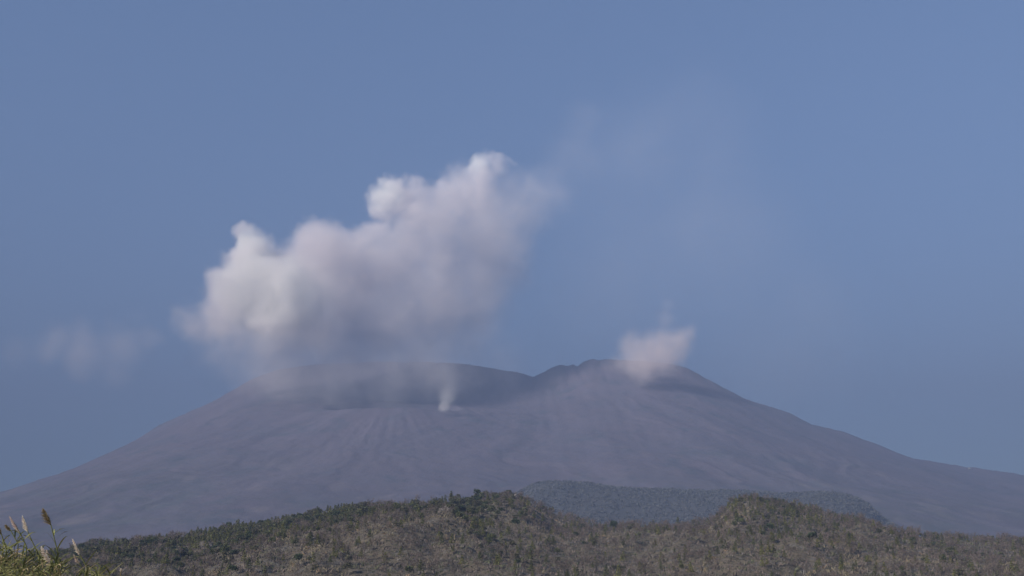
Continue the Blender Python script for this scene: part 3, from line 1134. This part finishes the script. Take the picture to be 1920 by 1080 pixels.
A = 3760.0
MAIN = [  # u, v, r, Y, strength, softness
    (470, 550, 96, A - 60, .62, .45), (530, 562, 96, A - 110, .75, .5), (466, 448, 37, A - 40, .9, .45), (484, 490, 64, A - 40, .8, .4), (530, 500, 60, A - 30, .45, .7), (415, 594, 68, A - 10, .42, .8), (368, 608, 56, A, .32, 1.0), (585, 575, 95, A - 60, .45, .7),
    (612, 502, 106, A + 60, .42, .45), (690, 508, 110, A + 110, .34, .6), (600, 605, 104, A + 10, .42, .8), (655, 560, 100, A + 70, .38, .8), (598, 450, 50, A + 70, .5, .5), (700, 450, 50, A + 110, .36, .5),
    (742, 361, 46, A + 150, .6, .5), (720, 382, 44, A + 140, .6, .5), (778, 364, 46, A + 165, .45, .6), (795, 400, 78, A + 185, .38, .6), (835, 368, 44, A + 220, .36, .7), (800, 462, 128, A + 210, .26, .7), (720, 590, 124, A + 130, .32, .85), (800, 575, 128, A + 200, .28, .85),
    (900, 320, 44, A + 290, .5, .55), (932, 310, 28, A + 290, .42, .6), (880, 366, 82, A + 280, .33, .6), (910, 447, 120, A + 300, .22, .8), (865, 548, 126, A + 290, .23, .85), (960, 392, 100, A + 380, .15, .95), (1015, 368, 84, A + 430, .08, 1.0), (920, 490, 118, A + 480, .11, .95), (1075, 300, 70, A - 250, .03, 1.0), (1090, 226, 50, A - 320, .018, 1.0),
    (440, 640, 90, A - 20, .12, 1.0), (435, 615, 70, A - 110, .22, 1.0), (520, 622, 84, A - 150, .26, 1.0), (600, 632, 84, A - 120, .2, 1.0), (490, 690, 84, A - 60, .10, 1.0), (550, 700, 96, A - 70, .13, 1.0), (635, 705, 98, A - 60, .14, 1.0), (720, 708, 98, A - 20, .12, 1.0), (800, 700, 90, A + 20, .09, 1.0), (550, 655, 125, A + 40, .17, 1.0), (660, 655, 132, A + 110, .19, 1.0), (780, 650, 130, A + 190, .17, 1.0), (875, 630, 100, A + 250, .11, 1.0), (692, 684, 54, A + 60, .24, .9), (560, 700, 110, A + 120, .13, 1.0), (650, 710, 110, A + 140, .13, 1.0), (745, 712, 105, A + 150, .12, 1.0), (840, 695, 95, A + 200, .10, 1.0), (930, 680, 80, A + 260, .05, 1.0),
]
SUNLIT_WHITE = [(490, 545, 115, A - 70), (540, 560, 110, A - 110), (470, 455, 50, A - 80), (722, 365, 52, A + 145), (893, 305, 40, A + 290)]  # whiter colour painted where sun brightens the left lumps and tower edges
smoke('smoke_plume', MAIN, 'great white and grey smoke plume drifting up right from the crater', SMOKE_SIGMA, (190, 135, 3.0), (62, 68, 5.0), -0.35, 0.17, color=(.90, .85, .86), white=SUNLIT_WHITE, billow=(58, 40), pad=1.1, warp3=(24, 24, 3.0))
VENT = [(833, 763, 16, 3480, 1.2, .8), (838, 746, 23, 3490, .6, .95), (843, 728, 28, 3510, .22, 1.0), (838, 702, 36, 3530, .10, 1.0)]
smoke('vent_steam', VENT, 'thin column of white steam rising from the crater rim', 0.02, (40, 22, 3.0), (15, 8, 2.0), -.1, 0.6, 'steam', voxel=5.0)
RIGHT = [(1205, 678, 58, 3900, .5, .95), (1240, 664, 62, 3900, .55, .95), (1275, 640, 42, 3960, .42, 1.0), (1185, 648, 40, 3960, .35, 1.0), (1248, 600, 30, 3970, .14, 1.0), (1215, 700, 40, 3930, .3, 1.0), (1250, 572, 22, 3980, .10, 1.0), (1294, 622, 26, 3980, .25, 1.0), (1160, 680, 34, 3960, .18, 1.0)]
smoke('cloud_puff', RIGHT, 'small pinkish cloud hanging over the right summit', 0.026, (100, 55, 3.0), (34, 22, 4.0), -.1, 0.4, voxel=12.0, color=(.94, .85, .84))  # a small cloud over the summit, built with the smoke function
LEFT = [(100, 645, 52, 4300, .28, 1.0), (165, 660, 62, 4300, .3, 1.0), (230, 650, 58, 4320, .28, 1.0), (280, 635, 40, 4320, .22, 1.0), (248, 590, 28, 4330, .12, 1.0), (145, 628, 42, 4300, .3, 1.0), (215, 604, 30, 4310, .12, 1.0), (35, 655, 50, 4310, .10, 1.0), (215, 688, 50, 4300, .16, 1.0)]
smoke('cloud_puff', LEFT, 'faint pinkish cloud wisp floating in the sky left of the plume', 0.009, (260, 170, 3.0), (42, 36, 4.0), -.1, 0.4, voxel=14.0, color=(.96, .86, .83))  # a thin cloud apart from the plume, built with the smoke function

VEIL = [(1180, 330, 230, 3900, 1.0, 1.0), (1330, 450, 260, 4000, 1.0, 1.0), (1150, 520, 200, 3900, .9, 1.0), (1300, 250, 220, 3500, .7, 1.0), (1480, 620, 230, 4100, .7, 1.0)]
vv = smoke('smoke_veil', VEIL, 'very faint milky veil of drifting smoke right of the plume', 0.0002, (420, 300, 2.0), (0, 0, 0), -.1, 1.2, voxel=60.0, color=(.95, .92, .92))
tag(vv, kind='stuff')

# ------------------------------------------------------------------ haze
hz = boxm('haze', -9050, 9050, -3050, 9050, -4.0, 1740, (1, 1, 1))
mh_ = bpy.data.materials.new('haze')
mh_.use_nodes = True
n = mh_.node_tree
n.nodes.clear()
out = n.nodes.new('ShaderNodeOutputMaterial')
pv = n.nodes.new('ShaderNodeVolumePrincipled')
pv.inputs['Color'].default_value = (*HAZE_COLOR, 1)
pv.inputs['Density'].default_value = HAZE_DENSITY
pv.inputs['Density Attribute'].default_value = ''
pv.inputs['Anisotropy'].default_value = -0.08
n.links.new(pv.outputs[0], out.inputs['Volume'])
ho = obj('haze', hz, mh_)
tag(ho, kind='stuff')
